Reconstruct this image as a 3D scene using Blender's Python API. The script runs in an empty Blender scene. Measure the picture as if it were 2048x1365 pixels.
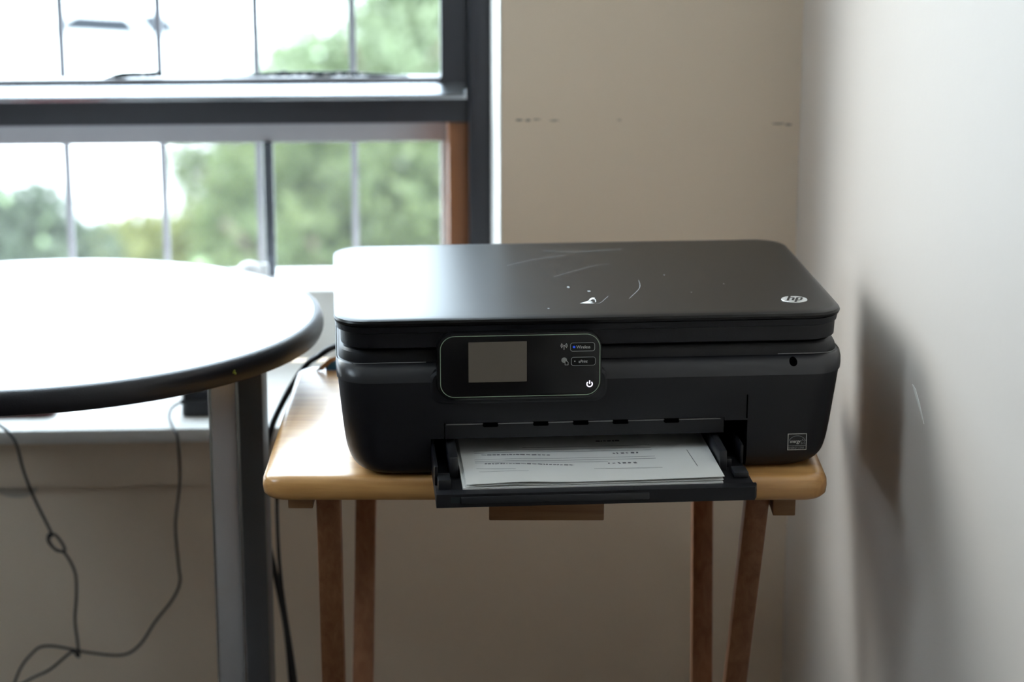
import bpy, bmesh, math, random
import numpy as np
from mathutils import Vector, Matrix

random.seed(7)
rng = np.random.default_rng(7)
SC = bpy.context.scene
COL = SC.collection
R = math.radians

# ---------------------------------------------------------------- camera, sky, sun, exposure
cam_data = bpy.data.cameras.new('camera')
cam_data.sensor_fit = 'HORIZONTAL'
cam_data.sensor_width = 22.5
cam_data.lens = 50.0
cam_data.clip_start = 0.05
cam_data.clip_end = 500
cam_data.dof.use_dof = True
cam_data.dof.focus_distance = 2.0
cam_data.dof.aperture_fstop = 2.8
cam = bpy.data.objects.new('camera', cam_data)
COL.objects.link(cam)
cam.location = (0, 0, 1.30)
cam.rotation_euler = (R(75), 0, 0)
SC.camera = cam

SKY_STRENGTH = 12.0
SUN_ENERGY = 1.7
world = bpy.data.worlds.new('world')
SC.world = world
world.use_nodes = True
bg = world.node_tree.nodes['Background']
bg.inputs[0].default_value = (0.74, 0.88, 1.0, 1)
bg.inputs[1].default_value = SKY_STRENGTH

sun_data = bpy.data.lights.new('sun', 'SUN')
sun_data.energy = SUN_ENERGY
sun_data.angle = R(22.0)      # sun behind thin cloud
sun_data.color = (1.0, 0.95, 0.85)
sun = bpy.data.objects.new('sun', sun_data)
COL.objects.link(sun)
sun.location = (-14, 12, 10)
sun.rotation_euler = Vector((0.80, -0.50, -0.42)).to_track_quat('-Z', 'Y').to_euler()

SC.view_settings.view_transform = 'Standard'
SC.view_settings.look = 'None'
SC.view_settings.gamma = 1.0
SC.view_settings.use_curve_mapping = False
SC.view_settings.exposure = 0.0
SC.cycles.max_bounces = 10
SC.cycles.diffuse_bounces = 7
SC.cycles.glossy_bounces = 4
SC.cycles.transparent_max_bounces = 16
SC.cycles.sample_clamp_indirect = 8.0


# ---------------------------------------------------------------- materials
def srgb(r, g, b):
    f = lambda c: (c / 255 / 12.92) if c / 255 <= 0.04045 else ((c / 255 + 0.055) / 1.055) ** 2.4
    return (f(r), f(g), f(b))


MATS = {}


def mat(name, color, rough=0.5, metal=0.0, spec=0.5, noise=0.0, nscale=20.0, bump=0.0, bscale=200.0,
        stretch=None, emit=None, estr=0.0, rough_noise=0.0, coat=0.0):
    m = bpy.data.materials.new(name)
    m.use_nodes = True
    nt = m.node_tree
    b = nt.nodes['Principled BSDF']
    b.inputs['Base Color'].default_value = (*color, 1)
    b.inputs['Roughness'].default_value = rough
    b.inputs['Metallic'].default_value = metal
    b.inputs['Specular IOR Level'].default_value = spec
    b.inputs['Coat Weight'].default_value = coat
    tc = nt.nodes.new('ShaderNodeTexCoord')
    src = tc.outputs['Object']
    if stretch:
        mp = nt.nodes.new('ShaderNodeMapping')
        mp.inputs['Scale'].default_value = stretch
        nt.links.new(src, mp.inputs['Vector'])
        src = mp.outputs['Vector']
    if noise > 0 or rough_noise > 0:
        n = nt.nodes.new('ShaderNodeTexNoise')
        n.inputs['Scale'].default_value = nscale
        n.inputs['Detail'].default_value = 6
        nt.links.new(src, n.inputs['Vector'])
        if noise > 0:
            mx = nt.nodes.new('ShaderNodeMix')
            mx.data_type = 'RGBA'
            mx.inputs[6].default_value = (*[c * (1 - noise) for c in color], 1)
            mx.inputs[7].default_value = (*[min(1, c * (1 + noise)) for c in color], 1)
            nt.links.new(n.outputs['Fac'], mx.inputs[0])
            nt.links.new(mx.outputs[2], b.inputs['Base Color'])
        if rough_noise > 0:
            mr = nt.nodes.new('ShaderNodeMapRange')
            mr.inputs['From Min'].default_value = 0.3
            mr.inputs['From Max'].default_value = 0.7
            mr.inputs['To Min'].default_value = rough - rough_noise
            mr.inputs['To Max'].default_value = rough + rough_noise
            nt.links.new(n.outputs['Fac'], mr.inputs['Value'])
            nt.links.new(mr.outputs['Result'], b.inputs['Roughness'])
    if bump > 0:
        n2 = nt.nodes.new('ShaderNodeTexNoise')
        n2.inputs['Scale'].default_value = bscale
        n2.inputs['Detail'].default_value = 3
        nt.links.new(tc.outputs['Object'], n2.inputs['Vector'])
        bp = nt.nodes.new('ShaderNodeBump')
        bp.inputs['Strength'].default_value = bump
        bp.inputs['Distance'].default_value = 0.001
        nt.links.new(n2.outputs['Fac'], bp.inputs['Height'])
        nt.links.new(bp.outputs['Normal'], b.inputs['Normal'])
    if emit:
        b.inputs['Emission Color'].default_value = (*emit, 1)
        b.inputs['Emission Strength'].default_value = estr
    MATS[name] = m
    return m


def wood(name, c1, c2, c3, axis_scale, rough=0.4, coat=0.2):
    m = bpy.data.materials.new(name)
    m.use_nodes = True
    nt = m.node_tree
    b = nt.nodes['Principled BSDF']
    b.inputs['Roughness'].default_value = rough
    b.inputs['Coat Weight'].default_value = coat
    b.inputs['Coat Roughness'].default_value = 0.25
    tc = nt.nodes.new('ShaderNodeTexCoord')
    mp = nt.nodes.new('ShaderNodeMapping')
    mp.inputs['Scale'].default_value = axis_scale
    nt.links.new(tc.outputs['Object'], mp.inputs['Vector'])
    n = nt.nodes.new('ShaderNodeTexNoise')
    n.inputs['Scale'].default_value = 1.0
    n.inputs['Detail'].default_value = 8
    n.inputs['Roughness'].default_value = 0.6
    n.inputs['Distortion'].default_value = 0.6
    nt.links.new(mp.outputs['Vector'], n.inputs['Vector'])
    r = nt.nodes.new('ShaderNodeValToRGB')
    r.color_ramp.elements[0].position = 0.32
    r.color_ramp.elements[0].color = (*c1, 1)
    r.color_ramp.elements[1].position = 0.7
    r.color_ramp.elements[1].color = (*c3, 1)
    e = r.color_ramp.elements.new(0.5)
    e.color = (*c2, 1)
    nt.links.new(n.outputs['Fac'], r.inputs['Fac'])
    nt.links.new(r.outputs['Color'], b.inputs['Base Color'])
    MATS[name] = m
    return m


def see_through(name, color, opacity, gloss=0.0):
    """thin sheet: part of the light passes straight through"""
    m = bpy.data.materials.new(name)
    m.use_nodes = True
    nt = m.node_tree
    nt.nodes.clear()
    out = nt.nodes.new('ShaderNodeOutputMaterial')
    tr = nt.nodes.new('ShaderNodeBsdfTransparent')
    mx = nt.nodes.new('ShaderNodeMixShader')
    if gloss:
        g = nt.nodes.new('ShaderNodeBsdfGlossy')
        g.inputs['Roughness'].default_value = 0.02
        fr = nt.nodes.new('ShaderNodeFresnel')
        fr.inputs['IOR'].default_value = 1.45
        geo = nt.nodes.new('ShaderNodeNewGeometry')
        inv = nt.nodes.new('ShaderNodeMath')
        inv.operation = 'SUBTRACT'
        inv.inputs[0].default_value = 1.0
        nt.links.new(geo.outputs['Backfacing'], inv.inputs[1])
        mul = nt.nodes.new('ShaderNodeMath')
        mul.operation = 'MULTIPLY'
        nt.links.new(fr.outputs[0], mul.inputs[0])
        nt.links.new(inv.outputs[0], mul.inputs[1])
        nt.links.new(mul.outputs[0], mx.inputs[0])
        tr.inputs[0].default_value = (*color, 1)
        nt.links.new(tr.outputs[0], mx.inputs[1])
        nt.links.new(g.outputs[0], mx.inputs[2])
    else:
        d = nt.nodes.new('ShaderNodeBsdfDiffuse')
        d.inputs[0].default_value = (*color, 1)
        tl = nt.nodes.new('ShaderNodeBsdfTranslucent')
        tl.inputs[0].default_value = (*color, 1)
        m2 = nt.nodes.new('ShaderNodeMixShader')
        m2.inputs[0].default_value = 0.5
        nt.links.new(d.outputs[0], m2.inputs[1])
        nt.links.new(tl.outputs[0], m2.inputs[2])
        mx.inputs[0].default_value = opacity
        nt.links.new(tr.outputs[0], mx.inputs[1])
        nt.links.new(m2.outputs[0], mx.inputs[2])
    nt.links.new(mx.outputs[0], out.inputs[0])
    MATS[name] = m
    return m


def leaf_mat(name, c1, c2):
    m = bpy.data.materials.new(name)
    m.use_nodes = True
    nt = m.node_tree
    nt.nodes.clear()
    out = nt.nodes.new('ShaderNodeOutputMaterial')
    tc = nt.nodes.new('ShaderNodeTexCoord')
    n = nt.nodes.new('ShaderNodeTexNoise')
    n.inputs['Scale'].default_value = 1.7
    n.inputs['Detail'].default_value = 4
    nt.links.new(tc.outputs['Object'], n.inputs['Vector'])
    r = nt.nodes.new('ShaderNodeValToRGB')
    r.color_ramp.elements[0].position = 0.35
    r.color_ramp.elements[0].color = (*c1, 1)
    r.color_ramp.elements[1].position = 0.65
    r.color_ramp.elements[1].color = (*c2, 1)
    nt.links.new(n.outputs['Fac'], r.inputs[0])
    d = nt.nodes.new('ShaderNodeBsdfDiffuse')
    t = nt.nodes.new('ShaderNodeBsdfTranslucent')
    g = nt.nodes.new('ShaderNodeBsdfGlossy')
    g.inputs['Roughness'].default_value = 0.25
    g.inputs[0].default_value = (0.9, 0.95, 1, 1)
    nt.links.new(r.outputs[0], d.inputs[0])
    nt.links.new(r.outputs[0], t.inputs[0])
    m1 = nt.nodes.new('ShaderNodeMixShader')
    m1.inputs[0].default_value = 0.4
    nt.links.new(d.outputs[0], m1.inputs[1])
    nt.links.new(t.outputs[0], m1.inputs[2])
    m2 = nt.nodes.new('ShaderNodeMixShader')
    m2.inputs[0].default_value = 0.015
    nt.links.new(m1.outputs[0], m2.inputs[1])
    nt.links.new(g.outputs[0], m2.inputs[2])
    nt.links.new(m2.outputs[0], out.inputs[0])
    MATS[name] = m
    return m


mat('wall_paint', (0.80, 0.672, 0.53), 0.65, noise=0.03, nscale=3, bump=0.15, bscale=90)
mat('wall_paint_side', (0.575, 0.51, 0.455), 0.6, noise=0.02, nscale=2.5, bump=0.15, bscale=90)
mat('room_paint', (0.20, 0.17, 0.13), 0.8, noise=0.03, nscale=3)
mat('ceiling_paint', (0.78, 0.77, 0.74), 0.9, noise=0.02, nscale=3)
mat('floor_wood', (0.035, 0.022, 0.015), 0.5, noise=0.3, nscale=4, stretch=(1, 12, 1))
mat('scuff_grey', srgb(112, 103, 92), 0.8, noise=0.2, nscale=90)
mat('scuff_pale', srgb(225, 222, 214), 0.8, noise=0.1, nscale=90)
mat('patch_paint', (0.52, 0.47, 0.40), 0.8, noise=0.05, nscale=40)
mat('sill_paint', (0.80, 0.79, 0.76), 0.35, noise=0.05, nscale=25, bump=0.2, bscale=60)
mat('frame_dark', (0.022, 0.022, 0.028), 0.42, noise=0.15, nscale=30)
mat('frame_metal_dark', (0.34, 0.35, 0.37), 0.22, metal=0.9, noise=0.15, nscale=30)
mat('frame_wood', (0.23, 0.085, 0.03), 0.5, noise=0.45, nscale=14, stretch=(3, 3, 0.6))
mat('screen_frame', (0.42, 0.41, 0.43), 0.45, metal=0.2, noise=0.05, nscale=20)
mat('screen_frame_white', (0.8, 0.8, 0.8), 0.4, noise=0.03, nscale=20)
mat('post_grey', (0.10, 0.11, 0.13), 0.4, metal=0.3, noise=0.1, nscale=20)
mat('hole_black', (0.001, 0.001, 0.0012), 0.95, spec=0.0, noise=0.1, nscale=60)
mat('gasket', (0.012, 0.02, 0.024), 0.6, noise=0.3, nscale=60)
mat('putty', (0.55, 0.53, 0.52), 0.7, noise=0.2, nscale=80)
mat('bar_metal', (0.16, 0.16, 0.18), 0.5, noise=0.2, nscale=30)
see_through('glass', (0.97, 0.985, 0.985), 0, gloss=1)
see_through('insect_mesh', (0.10, 0.10, 0.105), 0.16)
mat('pavement', (0.62, 0.61, 0.58), 0.9, noise=0.12, nscale=0.6)
mat('lawn', (0.12, 0.20, 0.05), 0.95, noise=0.3, nscale=1.5)
mat('bark', (0.12, 0.085, 0.06), 0.9, noise=0.4, nscale=6, bump=0.5, bscale=20)
leaf_mat('leaf_green', (0.072, 0.103, 0.032), (0.155, 0.185, 0.078))
mat('leaf_waxy', (0.3, 0.4, 0.2), 0.12, metal=0.6, noise=0.1, nscale=3)
leaf_mat('leaf_pale', (0.145, 0.18, 0.10), (0.24, 0.275, 0.17))  # green lightened to include veiling glare from the window glass
leaf_mat('leaf_dark', (0.062, 0.084, 0.05), (0.12, 0.145, 0.088))
leaf_mat('leaf_yellow', (0.13, 0.145, 0.04), (0.25, 0.255, 0.085))
mat('car_white', (0.8, 0.8, 0.8), 0.2, noise=0.02, nscale=3, coat=0.5)
mat('car_glass', (0.02, 0.022, 0.026), 0.6, spec=0.1, noise=0.02, nscale=3)
mat('car_tyre', (0.02, 0.02, 0.02), 0.8, noise=0.1, nscale=20)

mat('plastic_black', (0.0046, 0.0050, 0.0085), 0.45, noise=0.12, nscale=40, bump=0.12, bscale=900)
mat('plastic_sheen', (0.030, 0.030, 0.034), 0.30, noise=0.04, nscale=40)  # base lightened to carry the room's reflection
mat('lid_plastic', (0.0055, 0.0053, 0.0055), 0.34, spec=0.40, noise=0.25, nscale=26)
mat('plastic_dark_grey', (0.022, 0.023, 0.027), 0.4, noise=0.1, nscale=40)
mat('glint_seam_grey', (0.34, 0.34, 0.34), 0.25, noise=0.1, nscale=40)  # pale grey for painted glints on slot and shoulder, and the seam line
mat('panel_black', (0.008, 0.008, 0.009), 0.18, noise=0.1, nscale=40)
mat('panel_line', srgb(158, 178, 152), 0.4, noise=0.05, nscale=60)
mat('lcd', srgb(112, 103, 92), 0.5, noise=0.03, nscale=60)
mat('print_grey', srgb(205, 205, 200), 0.5, noise=0.03, nscale=60)
mat('print_dim', srgb(150, 152, 148), 0.5, noise=0.03, nscale=60)
mat('led_blue', (0.02, 0.06, 0.4), 0.4, emit=(0.03, 0.12, 1.0), estr=0.45)
mat('led_white', (0.8, 0.8, 0.9), 0.4, emit=(0.92, 0.86, 1.0), estr=1.1)
mat('silver', (0.86, 0.87, 0.86), 0.3, metal=0.55, noise=0.04, nscale=60)
mat('label_print', srgb(215, 213, 208), 0.5, noise=0.05, nscale=90)
mat('label_dim', srgb(140, 142, 142), 0.5, noise=0.05, nscale=90)
mat('scratch_white', (0.85, 0.88, 0.9), 0.55, noise=0.25, nscale=300)
mat('scratch_faint', srgb(175, 180, 184), 0.5, noise=0.25, nscale=300)
mat('paper', (0.80, 0.80, 0.78), 0.8, noise=0.02, nscale=30)
mat('paper_ink', (0.16, 0.16, 0.17), 0.8, noise=0.1, nscale=300)
mat('paper_ink_faint', (0.30, 0.30, 0.31), 0.8, noise=0.1, nscale=300)
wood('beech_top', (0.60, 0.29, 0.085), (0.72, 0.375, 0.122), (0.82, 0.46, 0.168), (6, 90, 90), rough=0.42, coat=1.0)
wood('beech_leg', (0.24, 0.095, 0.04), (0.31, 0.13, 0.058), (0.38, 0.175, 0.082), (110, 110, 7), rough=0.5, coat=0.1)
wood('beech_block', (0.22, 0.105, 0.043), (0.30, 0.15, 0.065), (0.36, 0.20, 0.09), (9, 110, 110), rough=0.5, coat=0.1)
mat('laminate_white', (0.80, 0.80, 0.80), 0.30, noise=0.02, nscale=10)
mat('edge_black', (0.014, 0.014, 0.019), 0.38, noise=0.2, nscale=60, bump=0.2, bscale=500)
mat('aluminium', (0.62, 0.63, 0.66), 0.36, metal=0.75, noise=0.05, nscale=40, stretch=(1, 1, 0.05))
mat('aluminium_dark', (0.12, 0.122, 0.13), 0.45, metal=0.3, noise=0.05, nscale=40, stretch=(1, 1, 0.05))
mat('aluminium_bright', (0.75, 0.77, 0.8), 0.25, metal=0.9, noise=0.03, nscale=40)
mat('yellow_speck', srgb(150, 160, 60), 0.6, noise=0.3, nscale=300)
mat('cable_black', (0.010, 0.010, 0.012), 0.35, noise=0.1, nscale=60)
mat('red_cover', (0.45, 0.02, 0.02), 0.4, noise=0.1, nscale=40)
mat('red_cover_dark', (0.07, 0.008, 0.012), 0.5, noise=0.15, nscale=40)
mat('tag_tan', srgb(190, 150, 110), 0.6, noise=0.2, nscale=150)
mat('tag_blue', srgb(60, 130, 190), 0.5, noise=0.1, nscale=150)
mat('knob_white', (0.82, 0.82, 0.82), 0.4, noise=0.03, nscale=60)


# ---------------------------------------------------------------- mesh helpers
def finish(name, me, material, parent=None, loc=None, yaw=None, smooth=None):
    if material is not None:
        for mm in (material if isinstance(material, (list, tuple)) else [material]):
            me.materials.append(MATS[mm])
    if smooth is not None:
        for p in me.polygons:
            p.use_smooth = True
        me.set_sharp_from_angle(angle=R(smooth))
    me.name = name
    o = bpy.data.objects.new(name, me)
    COL.objects.link(o)
    if parent is not None:
        o.parent = parent
    if loc is not None:
        o.location = loc
    if yaw is not None:
        o.rotation_euler = (0, 0, R(yaw))
    return o


def from_bm(name, bm, material, parent=None, smooth=None, **kw):
    bmesh.ops.recalc_face_normals(bm, faces=bm.faces)
    me = bpy.data.meshes.new(name)
    bm.to_mesh(me)
    bm.free()
    return finish(name, me, material, parent, smooth=smooth, **kw)


def add_box(bm, x0, x1, y0, y1, z0, z1, bevel=0.0, seg=2):
    g = bmesh.ops.create_cube(bm, size=1.0)
    vs = g['verts']
    for v in vs:
        v.co = Vector(((x0 + x1) / 2 + v.co.x * (x1 - x0), (y0 + y1) / 2 + v.co.y * (y1 - y0),
                       (z0 + z1) / 2 + v.co.z * (z1 - z0)))
    if bevel > 0:
        es = list({e for v in vs for e in v.link_edges})
        bmesh.ops.bevel(bm, geom=es, offset=bevel, segments=seg, profile=0.5, affect='EDGES', clamp_overlap=True)
    return vs


def box(name, dims, material, parent=None, bevel=0.0, seg=2, off=(0, 0, 0), **kw):
    bm = bmesh.new()
    x0, x1, y0, y1, z0, z1 = dims
    add_box(bm, x0 - off[0], x1 - off[0], y0 - off[1], y1 - off[1], z0 - off[2], z1 - off[2], bevel, seg)
    return from_bm(name, bm, material, parent, smooth=(40 if bevel else None), **kw)


def boxes(name, lst, material, parent=None, bevel=0.0, off=(0, 0, 0), **kw):
    bm = bmesh.new()
    for d in lst:
        add_box(bm, d[0] - off[0], d[1] - off[0], d[2] - off[1], d[3] - off[1], d[4] - off[2], d[5] - off[2], bevel)
    return from_bm(name, bm, material, parent, smooth=(40 if bevel else None), **kw)


def rrect(x0, x1, y0, y1, r, n=8):
    """rounded rectangle outline, counter-clockwise"""
    pts = []
    for cx, cy, a0 in ((x1 - r, y1 - r, 0), (x0 + r, y1 - r, 90), (x0 + r, y0 + r, 180), (x1 - r, y0 + r, 270)):
        for i in range(n + 1):
            a = R(a0 + 90 * i / n)
            pts.append((cx + r * math.cos(a), cy + r * math.sin(a)))
    return pts


def add_loft(bm, rings, cap=True):
    """rings: list of lists of 3-D points with equal counts"""
    vr = [[bm.verts.new(p) for p in ring] for ring in rings]
    n = len(vr[0])
    for a, b in zip(vr[:-1], vr[1:]):
        for i in range(n):
            bm.faces.new((a[i], a[(i + 1) % n], b[(i + 1) % n], b[i]))
    if cap:
        bm.faces.new(list(reversed(vr[0])))
        bm.faces.new(vr[-1])


def slab(name, secs, material, parent=None, n=8, smooth=30, **kw):
    """secs: (z, x0, x1, y0, y1, r) rounded rectangles stacked along z"""
    bm = bmesh.new()
    add_loft(bm, [[(x, y, z) for x, y in rrect(x0, x1, y0, y1, r, n)] for z, x0, x1, y0, y1, r in secs])
    return from_bm(name, bm, material, parent, smooth=smooth, **kw)


def plate(name, secs, material, parent=None, n=8, smooth=30, **kw):
    """secs: (y, x0, x1, z0, z1, r): rounded rectangles stacked along y"""
    bm = bmesh.new()
    add_loft(bm, [[(x, y, z) for x, z in rrect(x0, x1, z0, z1, r, n)] for y, x0, x1, z0, z1, r in secs])
    return from_bm(name, bm, material, parent, smooth=smooth, **kw)


def add_prism(bm, pts, a0, a1, axis='z'):
    def P(u, v, w):
        return {'z': (u, v, w), 'y': (u, w, v), 'x': (w, u, v)}[axis]
    add_loft(bm, [[P(u, v, a0) for u, v in pts], [P(u, v, a1) for u, v in pts]])


def prism(name, pts, a0, a1, material, parent=None, axis='z', **kw):
    bm = bmesh.new()
    add_prism(bm, pts, a0, a1, axis)
    return from_bm(name, bm, material, parent, **kw)


def spline(pts, sub=8):
    P = [Vector(p) for p in pts]
    out = []
    for i in range(len(P) - 1):
        p0 = P[max(i - 1, 0)]
        p1, p2 = P[i], P[i + 1]
        p3 = P[min(i + 2, len(P) - 1)]
        for k in range(sub):
            t = k / sub
            out.append(0.5 * ((2 * p1) + (p2 - p0) * t + (2 * p0 - 5 * p1 + 4 * p2 - p3) * t * t
                              + (3 * p1 - p0 - 3 * p2 + p3) * t ** 3))
    out.append(P[-1])
    return out


def add_tube(bm, path, r, n=8, closed=False):
    m = len(path)
    rings = []
    up = None
    for i in range(m):
        if closed:
            t = path[(i + 1) % m] - path[i - 1]
        else:
            t = path[min(i + 1, m - 1)] - path[max(i - 1, 0)]
        t.normalize()
        if up is None:
            up = t.orthogonal().normalized()
        up = (up - t * up.dot(t))
        if up.length < 1e-6:
            up = t.orthogonal()
        up.normalize()
        s = t.cross(up)
        rr = r[i] if isinstance(r, (list, tuple)) else r
        rings.append([path[i] + (up * math.cos(2 * math.pi * k / n) + s * math.sin(2 * math.pi * k / n)) * rr for k in range(n)])
    vr = [[bm.verts.new(p) for p in ring] for ring in rings]
    pairs = list(zip(vr[:-1], vr[1:])) + ([(vr[-1], vr[0])] if closed else [])
    for a, b in pairs:
        for k in range(n):
            bm.faces.new((a[k], a[(k + 1) % n], b[(k + 1) % n], b[k]))
    if not closed:
        bm.faces.new(list(reversed(vr[0])))
        bm.faces.new(vr[-1])


def tube(name, pts, r, material, parent=None, n=8, sub=8, closed=False, **kw):
    bm = bmesh.new()
    path = [Vector(p) for p in pts] if sub == 1 else spline(pts, sub)
    add_tube(bm, path, r, n, closed)
    return from_bm(name, bm, material, parent, smooth=50, **kw)


def add_ribbon(bm, pts, w, place, closed=False):
    """flat line of width w along 2-D points; place(u, v) gives the 3-D point"""
    m = len(pts)
    L, Rr = [], []
    for i in range(m):
        a = pts[i - 1] if (closed or i > 0) else pts[i]
        b = pts[(i + 1) % m] if (closed or i < m - 1) else pts[i]
        d = Vector((b[0] - a[0], b[1] - a[1]))
        if d.length == 0:
            d = Vector((1, 0))
        d.normalize()
        nx, ny = -d.y * w / 2, d.x * w / 2
        L.append(bm.verts.new(place(pts[i][0] + nx, pts[i][1] + ny)))
        Rr.append(bm.verts.new(place(pts[i][0] - nx, pts[i][1] - ny)))
    for i in range(m if closed else m - 1):
        j = (i + 1) % m
        bm.faces.new((L[i], Rr[i], Rr[j], L[j]))


def text_mesh(name, body, size, x, z, y, material, parent, shear=0.0, align='LEFT', xscale=1.0, flat=None):
    cu = bpy.data.curves.new(name, 'FONT')
    cu.body = body
    cu.size = size
    cu.shear = shear
    cu.align_x = align
    cu.extrude = size * 0.012
    cu.resolution_u = 3
    t = bpy.data.objects.new(name, cu)
    COL.objects.link(t)
    dg = bpy.context.evaluated_depsgraph_get()
    me = bpy.data.meshes.new_from_object(t.evaluated_get(dg))
    bpy.data.objects.remove(t)
    bpy.data.curves.remove(cu)
    me.materials.clear()
    for v in me.vertices:
        c = v.co.copy()
        if flat is None:
            v.co = (x + c.x * xscale, y - c.z, z + c.y)
        else:
            v.co = (x + c.x * xscale, z + c.y, flat + c.z)
    return finish(name, me, material, parent)


def cut(o, cutters_bm):
    """boolean difference done at build time"""
    me = bpy.data.meshes.new('cutter')
    bmesh.ops.recalc_face_normals(cutters_bm, faces=cutters_bm.faces)
    cutters_bm.to_mesh(me)
    cutters_bm.free()
    c = bpy.data.objects.new('cutter', me)
    COL.objects.link(c)
    c.parent = o.parent
    md = o.modifiers.new('cut', 'BOOLEAN')
    md.operation = 'DIFFERENCE'
    md.solver = 'EXACT'
    md.object = c
    bpy.context.view_layer.update()
    dg = bpy.context.evaluated_depsgraph_get()
    new = bpy.data.meshes.new_from_object(o.evaluated_get(dg))
    o.modifiers.clear()
    o.data = new
    bpy.data.objects.remove(c)
    return o


def tag(o, label=None, cat=None, group=None, kind=None):
    if label:
        o['label'] = label
    if cat:
        o['category'] = cat
    if group:
        o['group'] = group
    if kind:
        o['kind'] = kind
    return o


def thing(name, label, cat, loc, yaw=0, group=None, kind=None):
    o = bpy.data.objects.new(name, None)
    o.empty_display_size = 0.05
    COL.objects.link(o)
    o.location = loc
    o.rotation_euler = (0, 0, R(yaw))
    return tag(o, label, cat, group, kind)


# ---------------------------------------------------------------- the room (wall frame: origin in the corner)
WO = (0.3256, 2.55, 0.0)
WY = 3.0
_c, _s = math.cos(R(WY)), math.sin(R(WY))


def wp(x, y, z=0.0):
    return (WO[0] + x * _c - y * _s, WO[1] + x * _s + y * _c, z)


def struct(name, lst, material, label, bevel=0.0):
    o = boxes(name, lst, material, bevel=bevel, loc=WO, yaw=WY)
    return tag(o, label, 'structure' if False else name.split('_')[0], kind='structure')


WX0, WX1, WZ0, WZ1 = -1.90, -0.338, 0.505, 2.45     # window opening
XL, YB, H = -2.5, -4.6, 2.8
LY0, LY1, LZ0, LZ1 = -1.75, -0.85, 1.65, 2.68          # opening added in the left wall for side light, out of view
wall_back = struct('wall_back', [(XL, WX0, 0, 0.40, 0, H), (WX1, 0, 0, 0.40, 0, H),
                                 (WX0, WX1, 0, 0.40, 0, WZ0), (WX0, WX1, 0, 0.40, WZ1, H)],
                   'wall_paint', 'beige painted wall with the window in it, behind the printer')
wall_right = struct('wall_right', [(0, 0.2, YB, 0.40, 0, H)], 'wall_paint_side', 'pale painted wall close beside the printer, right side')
wall_left = struct('wall_left', [(XL - 0.2, XL, YB, LY0, 0, H), (XL - 0.2, XL, LY1, 0.40, 0, H), (XL - 0.2, XL, LY0, LY1, 0, LZ0), (XL - 0.2, XL, LY0, LY1, LZ1, H)],
                   'room_paint', 'beige wall on the left, out of view')
struct('window_added', [(XL - 0.15, XL - 0.08, LY0, LY0 + 0.05, LZ0, LZ1), (XL - 0.15, XL - 0.08, LY1 - 0.05, LY1, LZ0, LZ1), (XL - 0.15, XL - 0.08, LY0, LY1, LZ0, LZ0 + 0.05),
                    (XL - 0.15, XL - 0.08, LY0, LY1, LZ1 - 0.05, LZ1), (XL - 0.14, XL - 0.09, LY0, LY1, 2.14, 2.18)], 'frame_dark', 'second dark framed window added in the left wall for side light, out of view')  # frame of the added side-light opening
wall_rear = struct('wall_rear', [(XL, 0, YB - 0.2, YB, 0, H)], 'room_paint', 'beige wall behind the viewer')
floor = struct('floor', [(XL, 0, YB, 0, -0.1, 0)], 'floor_wood', 'brown wooden floor below the tables')
ceiling = struct('ceiling', [(XL - 0.2, 0.2, YB - 0.2, 0.40, H, H + 0.15)], 'ceiling_paint', 'white ceiling above the room')
struct('baseboard_back', [(XL, 0, -0.014, 0, 0, 0.09)], 'sill_paint', 'painted baseboard along the window wall', 0.003)
struct('baseboard_right', [(-0.014, 0, YB, -0.014, 0, 0.09)], 'sill_paint', 'painted baseboard along the right wall', 0.003)


# wall marks (children of the walls)
def smudge(name, pts, y, material, parent, axis='y', t=0.0006):
    return prism(name, pts, y, y - t if axis == 'y' else y - t, material, parent, axis=axis)


def ragged(cx, cz, w, h, n=12, seed=0):
    rr = random.Random(seed)
    return [(cx + w / 2 * math.cos(2 * math.pi * i / n) * rr.uniform(0.6, 1.1),
             cz + h / 2 * math.sin(2 * math.pi * i / n) * rr.uniform(0.4, 1.2)) for i in range(n)]


for i, (cx, cz, w, h) in enumerate(((-0.318, 0.8785, 0.009, 0.0022), (-0.308, 0.8780, 0.007, 0.0028), (-0.298, 0.8788, 0.010, 0.0015),
                                    (-0.278, 0.8775, 0.013, 0.0014), (-0.205, 0.8775, 0.006, 0.0012),
                                    (-0.025, 0.8716, 0.016, 0.0016), (-0.013, 0.8705, 0.009, 0.0022))):
    smudge('scuff', ragged(cx, cz, w, h, 12, i), 0.0, 'scuff_grey', wall_back)
smudge('scuff', [(-0.602, 0.738), (-0.612, 0.733), (-0.634, 0.724), (-0.652, 0.716), (-0.634, 0.728), (-0.615, 0.737)], 0.0, 'scuff_pale', wall_right, axis='x')
smudge('patch', [(-0.9 + 0.024 * math.cos(R(180 + 180 * i / 16)), 0.4535 + 0.012 * math.sin(R(180 + 180 * i / 16))) for i in range(17)],
       0.0, 'patch_paint', wall_back, t=0.0012)

# sill board and the apron board under it
sill = struct('trim_1', [(WX0 - 0.04, WX1 - 0.0005, -0.03, 0.252, 0.514, 0.5315)], 'sill_paint', 'white painted window sill with a chipped front edge', 0.004)
struct('trim_2', [(WX0 - 0.02, WX1 + 0.02, -0.008, 0.0, 0.455, 0.514)], 'wall_paint', 'painted apron board under the window sill', 0.002)

struct('trim_glare', [(WX1 - 0.0016, WX1, -0.0005, 0.235, 0.5316, WZ1)], 'sill_paint', 'added white lining that gives the right window recess its daylight glare')  # white board added over the wall-paint reveal to carry its glare

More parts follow.
